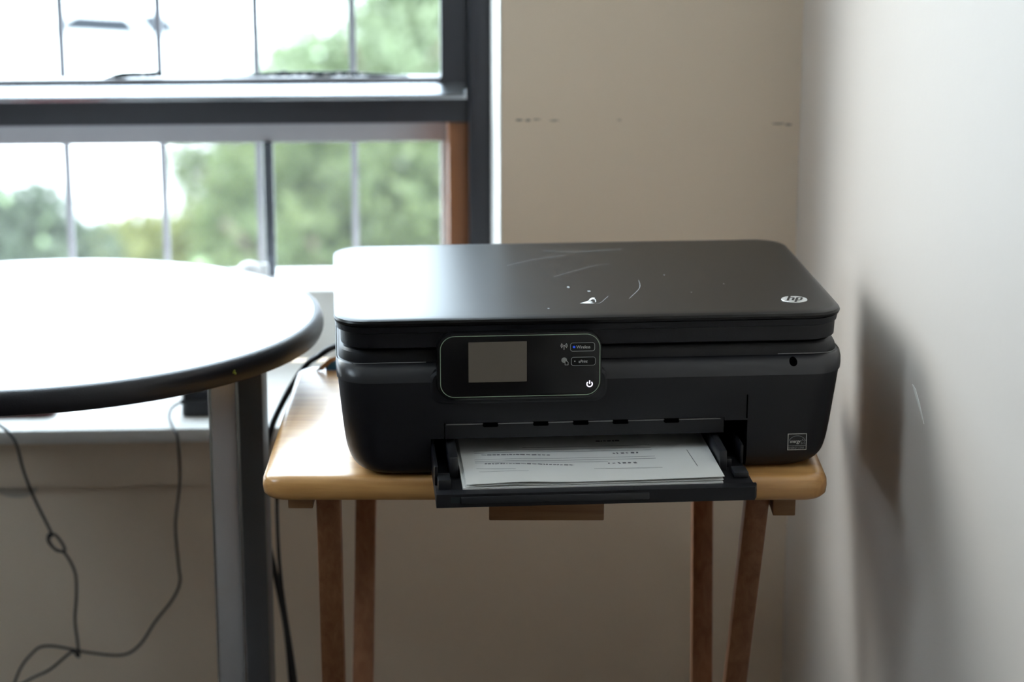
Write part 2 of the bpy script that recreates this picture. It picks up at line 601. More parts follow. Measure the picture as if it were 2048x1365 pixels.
# ---------------------------------------------------------------- window
wbase = (-0.95, 0.25, 0.5320)
win = thing('window_1', 'dark framed sash window, raised above an insect screen, left of the printer', 'window', wp(*wbase[:2], wbase[2]), WY, kind='structure')
W = dict(parent=win, off=wbase)
IX0, IX1 = WX0 + 0.028, WX1 - 0.028
boxes('outer_frame', [(WX1 - 0.028, WX1 - 0.0002, 0.2352, 0.395, 0.532, WZ1), (WX0, WX0 + 0.028, 0.235, 0.395, 0.532, WZ1),
                      (IX0, IX1, 0.235, 0.395, WZ1 - 0.03, WZ1)], 'frame_dark', bevel=0.0015, **W)
# lower opening: base, wood stops, screen
box('base_rail', (IX0, IX1, 0.256, 0.388, 0.532, 0.622), 'sill_paint', bevel=0.003, **W)
boxes('wood_stop', [(IX1 - 0.025, IX1, 0.258, 0.36, 0.623, 0.8335)], 'frame_wood', bevel=0.001, **W)
boxes('wood_stop', [(IX0, IX0 + 0.025, 0.258, 0.36, 0.623, 0.8335)], 'frame_wood', bevel=0.001, **W)
boxes('screen_side', [(IX1 - 0.0335, IX1 - 0.0255, 0.34, 0.358, 0.623, 0.828)], 'screen_frame_white', bevel=0.001, **W)
boxes('screen_side', [(IX0 + 0.0255, IX0 + 0.0335, 0.34, 0.358, 0.623, 0.828)], 'screen_frame_white', bevel=0.001, **W)
box('screen_head', (IX0 + 0.026, IX1 - 0.026, 0.338, 0.36, 0.7955, 0.84), 'screen_frame', bevel=0.0015, **W)
box('screen_post', (-0.6245, -0.6125, 0.332, 0.345, 0.6225, 0.7955), 'post_grey', bevel=0.001, **W)
box('insect_mesh', (IX0 + 0.0335, IX1 - 0.0335, 0.350, 0.3503, 0.623, 0.7955), 'insect_mesh', **W)
# raised sash
SX0, SX1 = IX0 + 0.0005, IX1 - 0.0005
GX0, GX1, GZ0, GZ1 = SX0 + 0.0335, SX1 - 0.0335, 0.886, WZ1 - 0.09


def frame_with_hole(name, x0, x1, z0, z1, hx0, hx1, hz0, hz1, r, y0, y1, material):
    bm = bmesh.new()
    n = 8
    inner = rrect(hx0, hx1, hz0, hz1, r, n)
    outer = []
    for i, (px, pz) in enumerate(inner):
        q = i // (n + 1)
        k = i % (n + 1)
        cx, cz = ((x1, z1), (x0, z1), (x0, z0), (x1, z0))[q]
        outer.append((cx, cz))
    # spread the outer points along the sides so that no two coincide
    outer2 = []
    for i, (px, pz) in enumerate(inner):
        q = i // (n + 1)
        k = i % (n + 1)
        if q == 0:
            p = (x1, pz) if k < n / 2 else ((px, z1) if k > n / 2 else (x1, z1))
        elif q == 1:
            p = (px, z1) if k < n / 2 else ((x0, pz) if k > n / 2 else (x0, z1))
        elif q == 2:
            p = (x0, pz) if k < n / 2 else ((px, z0) if k > n / 2 else (x0, z0))
        else:
            p = (px, z0) if k < n / 2 else ((x1, pz) if k > n / 2 else (x1, z0))
        outer2.append(p)
    rings = []
    for pts, y in ((outer2, y0), (inner, y0), (inner, y1), (outer2, y1)):
        rings.append([bm.verts.new((a - wbase[0], y - wbase[1], b - wbase[2])) for a, b in pts])
    m = len(inner)
    for a in range(4):
        A, B = rings[a], rings[(a + 1) % 4]
        for i in range(m):
            bm.faces.new((A[i], A[(i + 1) % m], B[(i + 1) % m], B[i]))
    return from_bm(name, bm, material, win, smooth=30)


frame_with_hole('sash_frame', SX0, SX1, 0.834, WZ1 - 0.035, GX0, GX1, GZ0, GZ1, 0.008, 0.252, 0.290, 'frame_dark')
plate('glass_bead', [(0.262 - wbase[1], GX0 - wbase[0], GX1 - wbase[0], GZ0 - wbase[2], GZ0 + 0.0030 - wbase[2], 0.0015),
                     (0.284 - wbase[1], GX0 - wbase[0], GX1 - wbase[0], GZ0 - wbase[2], GZ0 + 0.0030 - wbase[2], 0.0015)], 'screen_frame', win, n=2)
box('glass_pane', (GX0 - 0.004, GX1 + 0.004, 0.272, 0.276, GZ0 - 0.004, GZ1 + 0.004), 'glass', **W)
# lift lip along the bottom rail: rounded ledge
bm = bmesh.new()
prof = [(0.252, 0.8655), (0.236, 0.8655), (0.2305, 0.8668), (0.2292, 0.8695), (0.2300, 0.8725), (0.2325, 0.8740), (0.252, 0.8838)]
add_loft(bm, [[(x - wbase[0], y - wbase[1], z - wbase[2]) for y, z in prof] for x in (SX0 + 0.006, SX1 - 0.004)])
from_bm('lift_lip', bm, 'frame_metal_dark', win, smooth=40)
box('lip_end', (SX1 - 0.0055, SX1 - 0.0035, 0.2285, 0.240, 0.8665, 0.8790), 'aluminium_bright', bevel=0.0008, **W)


# torn gasket along the bottom of the glass
def gasket(lo, hi, y0, y1):
    bm = bmesh.new()
    pts = lo + list(reversed(hi))
    add_prism(bm, [(a - wbase[0], b - wbase[2]) for a, b in pts], y0 - wbase[1], y1 - wbase[1], axis='y')
    return from_bm('torn_gasket', bm, 'gasket', win)


def jag(x0, x1, z0, z1, n, amp, seed):
    rr = random.Random(seed)
    return [(x0 + (x1 - x0) * i / n, z0 + (z1 - z0) * i / n + rr.uniform(-amp, amp)) for i in range(n + 1)]


gasket(jag(-0.668, -0.440, 0.8905, 0.8895, 16, 0.0006, 1),
       [(-0.668, 0.8908), (-0.645, 0.8925), (-0.62, 0.8945), (-0.600, 0.8962), (-0.593, 0.8975), (-0.585, 0.8958), (-0.56, 0.8965), (-0.535, 0.8955), (-0.52, 0.8965), (-0.49, 0.8935), (-0.46, 0.8915), (-0.440, 0.8900)], 0.267, 0.271)
gasket(jag(-0.812, -0.741, 0.8893, 0.8915, 9, 0.0004, 2),
       [(-0.812, 0.8900), (-0.80, 0.8945), (-0.79, 0.8965), (-0.775, 0.8970), (-0.765, 0.8965), (-0.752, 0.8975), (-0.741, 0.8978)], 0.267, 0.271)
for i in range(9):
    x = -0.606 + i * 0.0135 + random.uniform(-0.003, 0.003)
    bm = bmesh.new()
    add_prism(bm, [(a - wbase[0], b - wbase[2]) for a, b in ragged(x, 0.8925 + random.uniform(-0.0008, 0.001), 0.0085, 0.0030, 9, 30 + i)], 0.2655 - wbase[1], 0.2668 - wbase[1], axis='y')
    from_bm('putty_flake', bm, 'putty', win)
for i in range(3):
    bm = bmesh.new()
    add_prism(bm, [(a - wbase[0], b - wbase[2]) for a, b in ragged(-0.764 + i * 0.008, 0.8925, 0.006, 0.0020, 9, 60 + i)], 0.2655 - wbase[1], 0.2668 - wbase[1], axis='y')
    from_bm('putty_flake', bm, 'putty', win)

# security bars outside
gb = (-0.95, 0.50, 0.40)
grille = thing('security_grille', 'row of thin vertical grey metal bars outside the window', 'bars', wp(gb[0], gb[1], gb[2]), WY)
for k in range(16):
    x = -0.3845 - 0.1277 * k
    if x < -1.96:
        break
    box('bar', (x - 0.0045, x + 0.0045, 0.4955, 0.5045, 0.41, 2.55), 'bar_metal', grille, bevel=0.001, off=gb)
box('cross_rail', (-2.00, -0.26, 0.4945, 0.5055, 0.40, 0.41), 'bar_metal', grille, bevel=0.001, off=gb)
box('cross_rail', (-2.00, -0.26, 0.4945, 0.5055, 2.55, 2.56), 'bar_metal', grille, bevel=0.001, off=gb)
for x in (-1.99, -0.27):
    for z in (0.40, 2.55):
        box('bracket', (x - 0.006, x + 0.006, 0.40, 0.4945, z, z + 0.01), 'bar_metal', grille, off=gb)

# white rounded knob on the ledge, by the post
kb = wp(-0.645, 0.318, 0.622)
knob = thing('window_knob', 'small white round-topped knob on the window ledge beside the screen post', 'knob', kb, WY)
bm = bmesh.new()
rings = []
for z, r in ((0.0, 0.0165), (0.006, 0.0168), (0.012, 0.0166), (0.0175, 0.0150), (0.0215, 0.011), (0.0235, 0.006), (0.0240, 0.001)):
    rings.append([(r * math.cos(2 * math.pi * i / 20), 0.8 * r * math.sin(2 * math.pi * i / 20), z) for i in range(20)])
add_loft(bm, rings)
from_bm('knob_cap', bm, 'knob_white', knob, smooth=50)
box('knob_stem', (0.016, 0.0235, -0.005, 0.003, 0, 0.0215), 'knob_white', knob, bevel=0.0015)

# ---------------------------------------------------------------- outdoors
GZ = -6.0
g = boxes('pavement', [(-90, 60, 3.2, 160, GZ - 0.2, GZ)], 'pavement')
tag(g, 'pale sunlit paving far below the window', 'pavement', kind='structure')


def tree(label, x, y, ztop, radius, nleaf, leaf, size, squash=0.8, seed=0, trunk_r=0.12):
    r_ = np.random.default_rng(seed)
    t = thing('leafy_tree', label, 'tree', (x, y, GZ), 0)
    zc = ztop - radius * squash - GZ
    # clumps
    nc = 26
    cl = r_.normal(size=(nc, 3))
    cl /= np.linalg.norm(cl, axis=1)[:, None]
    cl *= (radius * 0.75) * r_.random((nc, 1)) ** 0.4
    cl[:, 2] *= squash
    cid = r_.integers(0, nc, nleaf)
    d = r_.normal(size=(nleaf, 3))
    d /= np.linalg.norm(d, axis=1)[:, None]
    c = cl[cid] + d * (radius * 0.33) * (r_.random((nleaf, 1)) ** 0.5)
    c[:, 2] += zc
    a = r_.normal(size=(nleaf, 3))
    a /= np.linalg.norm(a, axis=1)[:, None]
    b = np.cross(a, r_.normal(size=(nleaf, 3)))
    b /= np.linalg.norm(b, axis=1)[:, None]
    s = size * (0.6 + 0.8 * r_.random((nleaf, 1)))
    v = np.empty((nleaf, 4, 3))
    v[:, 0] = c - a * s
    v[:, 1] = c + b * s * 0.45
    v[:, 2] = c + a * s
    v[:, 3] = c - b * s * 0.45
    me = bpy.data.meshes.new('foliage')
    me.vertices.add(nleaf * 4)
    me.vertices.foreach_set('co', v.reshape(-1))
    me.loops.add(nleaf * 4)
    me.loops.foreach_set('vertex_index', np.arange(nleaf * 4))
    me.polygons.add(nleaf)
    me.polygons.foreach_set('loop_start', np.arange(nleaf) * 4)
    me.update(calc_edges=True)
    f = finish('foliage', me, [leaf, 'leaf_waxy'], t)
    me.polygons.foreach_set('material_index', (r_.random(nleaf) < 0.015).astype(np.int32))
    f['kind'] = 'stuff'
    bm = bmesh.new()
    add_tube(bm, spline([(0, 0, 0), (0.05, 0.03, zc * 0.45), (-0.03, 0.02, zc * 0.8), (0, 0, zc)], 4),
             [trunk_r * (1 - 0.55 * i / 12) for i in range(13)], 10)
    for k in range(6):
        a_ = 2 * math.pi * k / 6 + 0.3
        add_tube(bm, spline([(0, 0, zc * 0.6), (radius * 0.3 * math.cos(a_), radius * 0.3 * math.sin(a_), zc * 0.85),
                             (radius * 0.65 * math.cos(a_), radius * 0.65 * math.sin(a_), zc + 0.15 * radius)], 3), trunk_r * 0.3, 6)
    from_bm('trunk', bm, 'bark', t, smooth=60)
    return t


TREES = [
    ('large green tree filling the right half of the lower window', -1.45, 20.0, -1.75, 1.75, 8500, 'leaf_green', 0.085, 0.8, 11),
    ('airy pale green tree seen through the raised sash, beyond the others', -2.0, 34.0, -1.5, 2.2, 5500, 'leaf_pale', 0.12, 0.85, 12),
    ('dark grey-green tree at the left edge of the lower window', -4.0, 17.0, -1.95, 1.0, 5000, 'leaf_dark', 0.075, 0.8, 13),
    ('low yellow-green tree behind the round table top, bottom of the window', -3.55, 22.0, -3.2, 1.05, 5500, 'leaf_yellow', 0.085, 0.7, 14),
    ('dark green bushy tree behind the screen post', -2.6, 25.0, -2.55, 1.35, 5500, 'leaf_green', 0.09, 0.8, 15),
]
for T in TREES:
    tree(*T)

tag(boxes('boundary_wall', [(-20, -3.2, 46.8, 47.1, GZ, GZ + 1.12)], 'sill_paint'), 'low white boundary wall in front of the parked car', 'wall', kind='structure')

# white car parked far below
car = thing('parked_car', 'white car with dark windows parked far below, top left of the window', 'car', (-9.05, 50.0, GZ), 158)
body = [(-2.2, 0.35), (-2.25, 0.75), (-2.1, 0.92), (-1.2, 0.98), (1.1, 0.98), (2.0, 0.85), (2.25, 0.6), (2.2, 0.3)]
bm = bmesh.new()
add_loft(bm, [[(u, w, 0.3 + (v - 0.3) * k) for u, v in body] for w, k in ((-0.88, 0.9), (-0.85, 1.0), (0.85, 1.0), (0.88, 0.9))])
from_bm('body', bm, 'car_white', car, smooth=40)
bm = bmesh.new()
add_loft(bm, [[(-1.75, -0.76, 0.95), (-1.75, 0.76, 0.95), (1.0, 0.76, 0.95), (1.0, -0.76, 0.95)],
              [(-1.15, -0.62, 1.42), (-1.15, 0.62, 1.42), (0.25, 0.62, 1.42), (0.25, -0.62, 1.42)]])
from_bm('cabin_glass', bm, 'car_glass', car)
slab('roof', [(1.42, -1.2, 0.3, -0.64, 0.64, 0.1), (1.47, -1.1, 0.2, -0.58, 0.58, 0.1)], 'car_white', car)
for sgn in (-1, 1):
    for x0, x1 in ((0.98, 0.25), (-1.72, -1.15)):
        tube('pillar', [(x0, sgn * 0.765, 0.95), (x1, sgn * 0.625, 1.43)], 0.04, 'car_white', car, n=6, sub=1)
    for x in (-1.35, 1.35):
        bm = bmesh.new()
        add_loft(bm, [[(x + 0.33 * math.cos(2 * math.pi * i / 20), sgn * w, 0.33 + 0.33 * math.sin(2 * math.pi * i / 20)) for i in range(20)] for w in (0.70, 0.90)])
        from_bm('wheel', bm, 'car_tyre', car, smooth=40)

# ---------------------------------------------------------------- tray table
TZ = 0.659
tt = thing('tray_table', 'light wood folding tray table under the printer', 'table', (0.0294, 1.9239, 0.0), 0)
tt_parts = []


def tslab():
    hx, d = 0.2535, 0.372
    secs = []
    for z, e in ((-0.0235, 0.0075), (-0.0225, 0.0035), (-0.019, 0.0008), (-0.012, 0.0), (-0.0065, 0.0004), (-0.0028, 0.002), (-0.0008, 0.0045), (0.0, 0.008)):
        secs.append((TZ + z, -hx + e, hx - e, 0.0 + e, d - e, 0.020))
    return slab('tabletop', secs, 'beech_top', tt, n=8, smooth=50)


tslab()


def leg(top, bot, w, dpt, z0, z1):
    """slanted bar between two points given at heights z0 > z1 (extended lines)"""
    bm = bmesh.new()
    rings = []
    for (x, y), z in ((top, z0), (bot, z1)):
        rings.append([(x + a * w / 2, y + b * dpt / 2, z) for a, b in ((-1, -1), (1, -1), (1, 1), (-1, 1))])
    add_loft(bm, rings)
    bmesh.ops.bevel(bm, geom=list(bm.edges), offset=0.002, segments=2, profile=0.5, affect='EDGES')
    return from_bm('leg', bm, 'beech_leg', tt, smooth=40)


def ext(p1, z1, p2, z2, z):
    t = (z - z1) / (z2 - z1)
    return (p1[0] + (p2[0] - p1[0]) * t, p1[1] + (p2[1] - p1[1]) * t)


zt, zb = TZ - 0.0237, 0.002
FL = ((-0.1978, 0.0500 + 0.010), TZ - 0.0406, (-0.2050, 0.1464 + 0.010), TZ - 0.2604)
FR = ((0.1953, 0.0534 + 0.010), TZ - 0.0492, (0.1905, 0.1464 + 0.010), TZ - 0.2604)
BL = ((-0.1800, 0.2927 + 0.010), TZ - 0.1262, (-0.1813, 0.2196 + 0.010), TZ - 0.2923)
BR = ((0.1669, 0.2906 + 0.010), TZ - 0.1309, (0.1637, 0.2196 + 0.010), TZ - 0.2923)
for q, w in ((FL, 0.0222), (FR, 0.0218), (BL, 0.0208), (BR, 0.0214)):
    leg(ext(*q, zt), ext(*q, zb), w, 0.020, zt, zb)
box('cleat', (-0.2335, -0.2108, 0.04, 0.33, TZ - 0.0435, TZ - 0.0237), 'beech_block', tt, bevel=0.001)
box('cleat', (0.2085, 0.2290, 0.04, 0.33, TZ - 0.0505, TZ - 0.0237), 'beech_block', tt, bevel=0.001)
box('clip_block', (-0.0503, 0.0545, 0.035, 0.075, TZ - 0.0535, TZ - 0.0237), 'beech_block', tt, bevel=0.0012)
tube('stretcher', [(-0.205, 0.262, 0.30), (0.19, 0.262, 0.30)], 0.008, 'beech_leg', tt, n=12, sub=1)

# ---------------------------------------------------------------- printer
pr = thing('printer', 'black all-in-one inkjet printer with scanner lid on the tray table', 'printer', (0.0706, 1.9338, TZ), 4.5)
def refine(secs, sub=3):
    out = []
    for i in range(len(secs) - 1):
        p0, p1, p2, p3 = secs[max(i - 1, 0)], secs[i], secs[i + 1], secs[min(i + 2, len(secs) - 1)]
        for k in range(sub if i < 6 else 1):
            t = k / sub
            # monotone in z, smooth in the other values
            z = p1[0] + (p2[0] - p1[0]) * t
            def slope(a, b, j):
                return (b[j] - a[j]) / (b[0] - a[0]) if b[0] != a[0] else 0.0
            h = p2[0] - p1[0]
            row = [z]
            for j in range(1, 6):
                m1, m2 = slope(p0, p2, j) * h, slope(p1, p3, j) * h
                row.append((2 * t ** 3 - 3 * t * t + 1) * p1[j] + (t ** 3 - 2 * t * t + t) * m1 + (3 * t * t - 2 * t ** 3) * p2[j] + (t ** 3 - t * t) * m2)
            out.append(tuple(row))
    return out + [secs[-1]]


body = slab('body', refine([
    (0.0002, -0.194, 0.196, 0.014, 0.286, 0.030), (0.0030, -0.2035, 0.2055, 0.006, 0.292, 0.030), (0.0080, -0.2095, 0.2115, 0.002, 0.296, 0.030),
    (0.0160, -0.2140, 0.2155, 0.0004, 0.298, 0.030), (0.0280, -0.2175, 0.2185, 0.0, 0.299, 0.030), (0.060, -0.2212, 0.2232, 0.0, 0.300, 0.030),
    (0.0880, -0.2238, 0.2270, 0.0, 0.301, 0.030), (0.0925, -0.2242, 0.2278, 0.0012, 0.301, 0.030), (0.0975, -0.2245, 0.2283, 0.0042, 0.301, 0.030),
    (0.1020, -0.2243, 0.2280, 0.0088, 0.301, 0.030), (0.1032, -0.2238, 0.2272, 0.0108, 0.301, 0.030), (0.1036, -0.2230, 0.2262, 0.0118, 0.300, 0.030),
    (0.1085, -0.2228, 0.2250, 0.0120, 0.300, 0.030), (0.1120, -0.2220, 0.2230, 0.0126, 0.300, 0.030), (0.1142, -0.2205, 0.2210, 0.0140, 0.298, 0.030), (0.1150, -0.2180, 0.2185, 0.0165, 0.296, 0.030)]),
    'plastic_black', pr, n=8, smooth=25)
cb = bmesh.new()
add_prism(cb, [(-0.1428, -0.010), (0.1402, -0.010), (0.1402, 0.047), (0.1195, 0.047), (0.1195, 0.050), (-0.1310, 0.050), (-0.1310, 0.036), (-0.1428, 0.036)], -0.02, 0.215, axis='y')
add_box(cb, 0.1388, 0.1402, -0.021, 0.005, 0.0485, 0.0705)
cut(body, cb)
# glossy band round the sloping shoulder, room reflection lightened into its base
bm = bmesh.new()
E_ = 0.0009
rings = [[(x, y, z) for x, y in rrect(x0 - E_, x1 + E_, y0 - E_, y1 + E_, 0.030, 8)] for z, x0, x1, y0, y1 in (
    (0.0882, -0.2238, 0.2270, 0.0, 0.301), (0.0925, -0.2242, 0.2278, 0.0012, 0.301), (0.0975, -0.2245, 0.2283, 0.0042, 0.301),
    (0.1020, -0.2243, 0.2280, 0.0088, 0.301), (0.1032, -0.2238, 0.2272, 0.0108, 0.301))]
add_loft(bm, rings, cap=False)
from_bm('shoulder_band', bm, 'plastic_sheen', pr, smooth=40)
tube('shoulder_glint', [(-0.2100, 0.0106, 0.1038), (-0.146, 0.0106, 0.1038)], 0.00035, 'glint_seam_grey', pr, n=6, sub=1)  # highlight on the shoulder's top edge, drawn as a pale tube
slab('neck', [(0.1140, -0.208, 0.208, 0.022, 0.285, 0.025), (0.1190, -0.208, 0.208, 0.022, 0.285, 0.025)], 'plastic_black', pr)
slab('scanner_unit', [(0.1180, -0.2185, 0.2200, 0.0065, 0.298, 0.030), (0.1192, -0.2205, 0.2222, 0.0040, 0.300, 0.030), (0.1322, -0.2210, 0.2228, 0.0034, 0.300, 0.030),
                      (0.1330, -0.2240, 0.2238, 0.0020, 0.300, 0.030), (0.1385, -0.2246, 0.2246, 0.0012, 0.301, 0.030), (0.1388, -0.2236, 0.2236, 0.0022, 0.300, 0.030)],
     'plastic_black', pr, smooth=25)
lid = slab('scanner_lid', [(0.1389, -0.2235, 0.2232, 0.0022, 0.300, 0.030), (0.1395, -0.2258, 0.2255, 0.0004, 0.302, 0.030), (0.1420, -0.2264, 0.2262, -0.0004, 0.3028, 0.030),
                           (0.1440, -0.2256, 0.2254, 0.0004, 0.302, 0.030), (0.1450, -0.2238, 0.2236, 0.0022, 0.300, 0.0295), (0.14545, -0.2205, 0.2203, 0.0055, 0.297, 0.029), (0.1456, -0.214, 0.2138, 0.012, 0.290, 0.027)],
           'lid_plastic', pr, n=10, smooth=35)
LT = 0.1456

# round maker's badge on the lid
badge = slab('badge', [(LT, 0.17655, 0.20005, 0.0335, 0.0570, 0.01174), (LT + 0.0004, 0.1767, 0.1999, 0.03365, 0.05685, 0.0116)], 'silver', pr, n=12)
bm = bmesh.new()
bx, by, bz = 0.1883, 0.04525, LT + 0.0007
K = 0.0117
SH = 0.32


def bstroke(pts, w):
    add_ribbon(bm, [((u + SH * v) * K, v * K) for u, v in pts], w * K, lambda u, v: (bx + u, by + v, bz))


bstroke([(-0.47, -0.45), (-0.47, 0.99)], 0.17)
bstroke([(-0.47, 0.42), (-0.16, 0.42), (-0.09, 0.36), (-0.08, 0.25), (-0.08, -0.45)], 0.17)
bstroke([(0.20, 0.42), (0.20, -1.0)], 0.17)
bstroke([(0.20, 0.42), (0.48, 0.42), (0.56, 0.34), (0.56, -0.28), (0.48, -0.40), (0.20, -0.40)], 0.16)
from_bm('badge_letters', bm, 'plastic_black', pr)

# scratches on the lid
def flat(name, pts, z, material, parent, t=0.0001):
    return prism(name, pts, z, z + t, material, parent)


flat('scratch', [(-0.0062, 0.0462), (-0.0015, 0.0505), (0.0028, 0.0560), (0.0048, 0.0630), (0.0075, 0.0668), (0.0095, 0.0655), (0.0085, 0.0600), (0.0064, 0.0605), (0.0048, 0.0560),
                 (0.0010, 0.0535), (0.0046, 0.0530), (0.0060, 0.0500), (0.0030, 0.0480), (0.0072, 0.0462), (0.0030, 0.0448)], LT, 'scratch_white', pr)
flat('scratch', [(0.0086, 0.0620), (0.0096, 0.0600), (0.0092, 0.0520), (0.0080, 0.0480), (0.0086, 0.0560)], LT, 'scratch_white', pr)
for pts, w in (([(0.0085, 0.0448), (0.0115, 0.0456), (0.0150, 0.0520), (0.0180, 0.0600), (0.0222, 0.0700)], 0.0004),
               ([(-0.06, 0.20), (-0.03, 0.225), (0.0, 0.24)], 0.0005), ([(0.04, 0.06), (0.055, 0.10), (0.058, 0.13)], 0.0004),
               ([(-0.02, 0.262), (0.01, 0.255), (0.06, 0.262)], 0.0006), ([(-0.02, 0.15), (0.02, 0.19), (0.04, 0.20)], 0.0004)):
    bm = bmesh.new()
    add_ribbon(bm, [(p.x, p.y) for p in spline([(a, b, 0) for a, b in pts], 6)], w, lambda u, v: (u, v, LT + 0.00012))
    from_bm('scratch', bm, 'scratch_faint', pr)
for cx, cy, w, h in ((-0.0105, 0.108, 0.003, 0.009), (0.0072, 0.091, 0.0035, 0.006), (-0.036, 0.03, 0.002, 0.005), (0.10, 0.08, 0.0016, 0.004), (0.135, 0.11, 0.0015, 0.004), (0.085, 0.15, 0.0015, 0.004)):
    flat('scratch', ragged(cx, cy, w, h, 9, int(cx * 1e4)), LT, 'scratch_faint', pr)

# control panel
PX0, PX1, PZ0, PZ1 = -0.1376, 0.0080, 0.0725, 0.1338
plate('panel_surround', [(0.0045, PX0 - 0.0065, PX1 + 0.0065, PZ0 - 0.0055, 0.1005, 0.012), (0.0002, PX0 - 0.0060, PX1 + 0.0060, PZ0 - 0.0050, 0.1000, 0.012), (-0.0014, PX0 - 0.0035, PX1 + 0.0035, PZ0 - 0.0028, 0.0985, 0.011)],
      'plastic_black', pr)
plate('control_panel', [(0.0100, PX0, PX1, PZ0, PZ1, 0.0155), (-0.0050, PX0, PX1, PZ0, PZ1, 0.0155), (-0.0068, PX0 + 0.0006, PX1 - 0.0006, PZ0 + 0.0006, PZ1 - 0.0006, 0.0150), (-0.0073, PX0 + 0.002, PX1 - 0.002, PZ0 + 0.002, PZ1 - 0.002, 0.0138)],
      'panel_black', pr)
PY = -0.00745


def on_panel(u, v):
    return (u, PY, v)


bm = bmesh.new()
add_ribbon(bm, rrect(-0.1342, 0.0060, 0.0760, 0.1313, 0.0125, 10), 0.00065, on_panel, closed=True)
from_bm('outline', bm, 'panel_line', pr)
box('display', (-0.1096, -0.0584, PY - 0.0002, PY + 0.001, 0.0894, 0.1258), 'lcd', pr)
# wireless row
wb = plate('wireless_button', [(PY + 0.001, -0.0200, 0.0013, 0.1160, 0.1235, 0.0020), (PY - 0.0002, -0.0200, 0.0013, 0.1160, 0.1235, 0.0020)], 'panel_black', pr)
bm = bmesh.new()
add_ribbon(bm, rrect(-0.0200, 0.0013, 0.1160, 0.1235, 0.0020, 5), 0.0005, lambda u, v: (u, PY - 0.0004, v), closed=True)
from_bm('button_outline', bm, 'print_dim', wb)
text_mesh('lettering', 'Wireless', 0.0040, -0.0149, 0.1184, PY - 0.0004, 'print_grey', wb, xscale=0.86)
plate('led', [(PY, -0.0179, -0.0158, 0.1189, 0.1208, 0.0006), (PY - 0.0005, -0.0179, -0.0158, 0.1189, 0.1208, 0.0006)], 'led_blue', wb, n=3)
eb = plate('eprint_button', [(PY + 0.001, -0.0192, 0.0020, 0.1030, 0.1105, 0.0020), (PY - 0.0002, -0.0192, 0.0020, 0.1030, 0.1105, 0.0020)], 'panel_black', pr)
bm = bmesh.new()
add_ribbon(bm, rrect(-0.0192, 0.0020, 0.1030, 0.1105, 0.0020, 5), 0.0005, lambda u, v: (u, PY - 0.0004, v), closed=True)
from_bm('button_outline', bm, 'print_dim', eb)
text_mesh('lettering', 'ePrint', 0.0038, -0.0130, 0.1054, PY - 0.0004, 'print_grey', eb, shear=0.15, xscale=0.86)
plate('led', [(PY, -0.0167, -0.0155, 0.1062, 0.1074, 0.0005), (PY - 0.0005, -0.0167, -0.0155, 0.1062, 0.1074, 0.0005)], 'print_dim', eb, n=3)
# wireless antenna icon
bm = bmesh.new()
q = lambda u, v: (-0.0257 + u, PY - 0.0003, 0.1202 + v)
add_ribbon(bm, [(0, -0.0026), (0, 0.0008)], 0.0005, q)
bmesh.ops.create_circle(bm, cap_ends=True, segments=10, radius=0.0006, matrix=Matrix.Translation(q(0, 0.0010)) @ Matrix.Rotation(R(90), 4, 'X'))
for sg in (-1, 1):
    for rad in (0.0016, 0.0027):
        add_ribbon(bm, [(sg * rad * math.cos(R(a)), 0.0010 + rad * math.sin(R(a))) for a in range(-48, 49, 12)], 0.0005, q)
from_bm('antenna_icon', bm, 'print_grey', pr)
# globe-and-page icon
bm = bmesh.new()
q = lambda u, v: (-0.0255 + u, PY - 0.0003, 0.1080 + v)
bmesh.ops.create_circle(bm, cap_ends=True, segments=20, radius=0.0025, matrix=Matrix.Translation(q(0, 0)) @ Matrix.Rotation(R(90), 4, 'X'))
from_bm('globe_icon', bm, 'print_dim', pr)
prism('globe_icon', [(-0.0250, 0.1036), (-0.0250, 0.1076), (-0.0232, 0.1076), (-0.0219, 0.1062), (-0.0219, 0.1036)], PY - 0.0004, PY - 0.0006, 'panel_black', pr, axis='y')
bm = bmesh.new()
add_ribbon(bm, [(-0.0248, 0.1038), (-0.0248, 0.1074), (-0.0233, 0.1074), (-0.0221, 0.1061), (-0.0221, 0.1038)], 0.00045, lambda u, v: (u, PY - 0.0008, v), closed=True)
from_bm('page_icon', bm, 'print_grey', pr)
# power symbol
bm = bmesh.new()
q = lambda u, v: (-0.0029 + u, PY - 0.0004, 0.0858 + v)
add_ribbon(bm, [(0.0024 * math.cos(R(a)), 0.0024 * math.sin(R(a))) for a in range(130, 411, 14)], 0.0010, q)
add_ribbon(bm, [(0, 0.0002), (0, 0.0033)], 0.0010, q)
from_bm('power_symbol', bm, 'led_white', pr)

# dark round hole and groove right of the shoulder
bm = bmesh.new()
sy = lambda z: float(np.interp(z, (0.0925, 0.0975, 0.1020, 0.1032), (0.0012, 0.0042, 0.0088, 0.0108)))
ring_ = lambda r, d: [(0.1808 + r * math.cos(2 * math.pi * i / 18), sy(0.0988 + r * math.sin(2 * math.pi * i / 18)) + d, 0.0988 + r * math.sin(2 * math.pi * i / 18)) for i in range(18)]
add_loft(bm, [ring_(0.0036, 0.002), ring_(0.0036, -0.0012), ring_(0.0031, -0.0014)])
from_bm('round_socket', bm, 'hole_black', pr, smooth=40)
bm = bmesh.new()
add_ribbon(bm, [(0.168, 0.1046), (0.20, 0.1046), (0.213, 0.1052), (0.2195, 0.1062)], 0.0006, lambda u, v: (u, 0.0112, v))
from_bm('seam_line', bm, 'glint_seam_grey', pr)

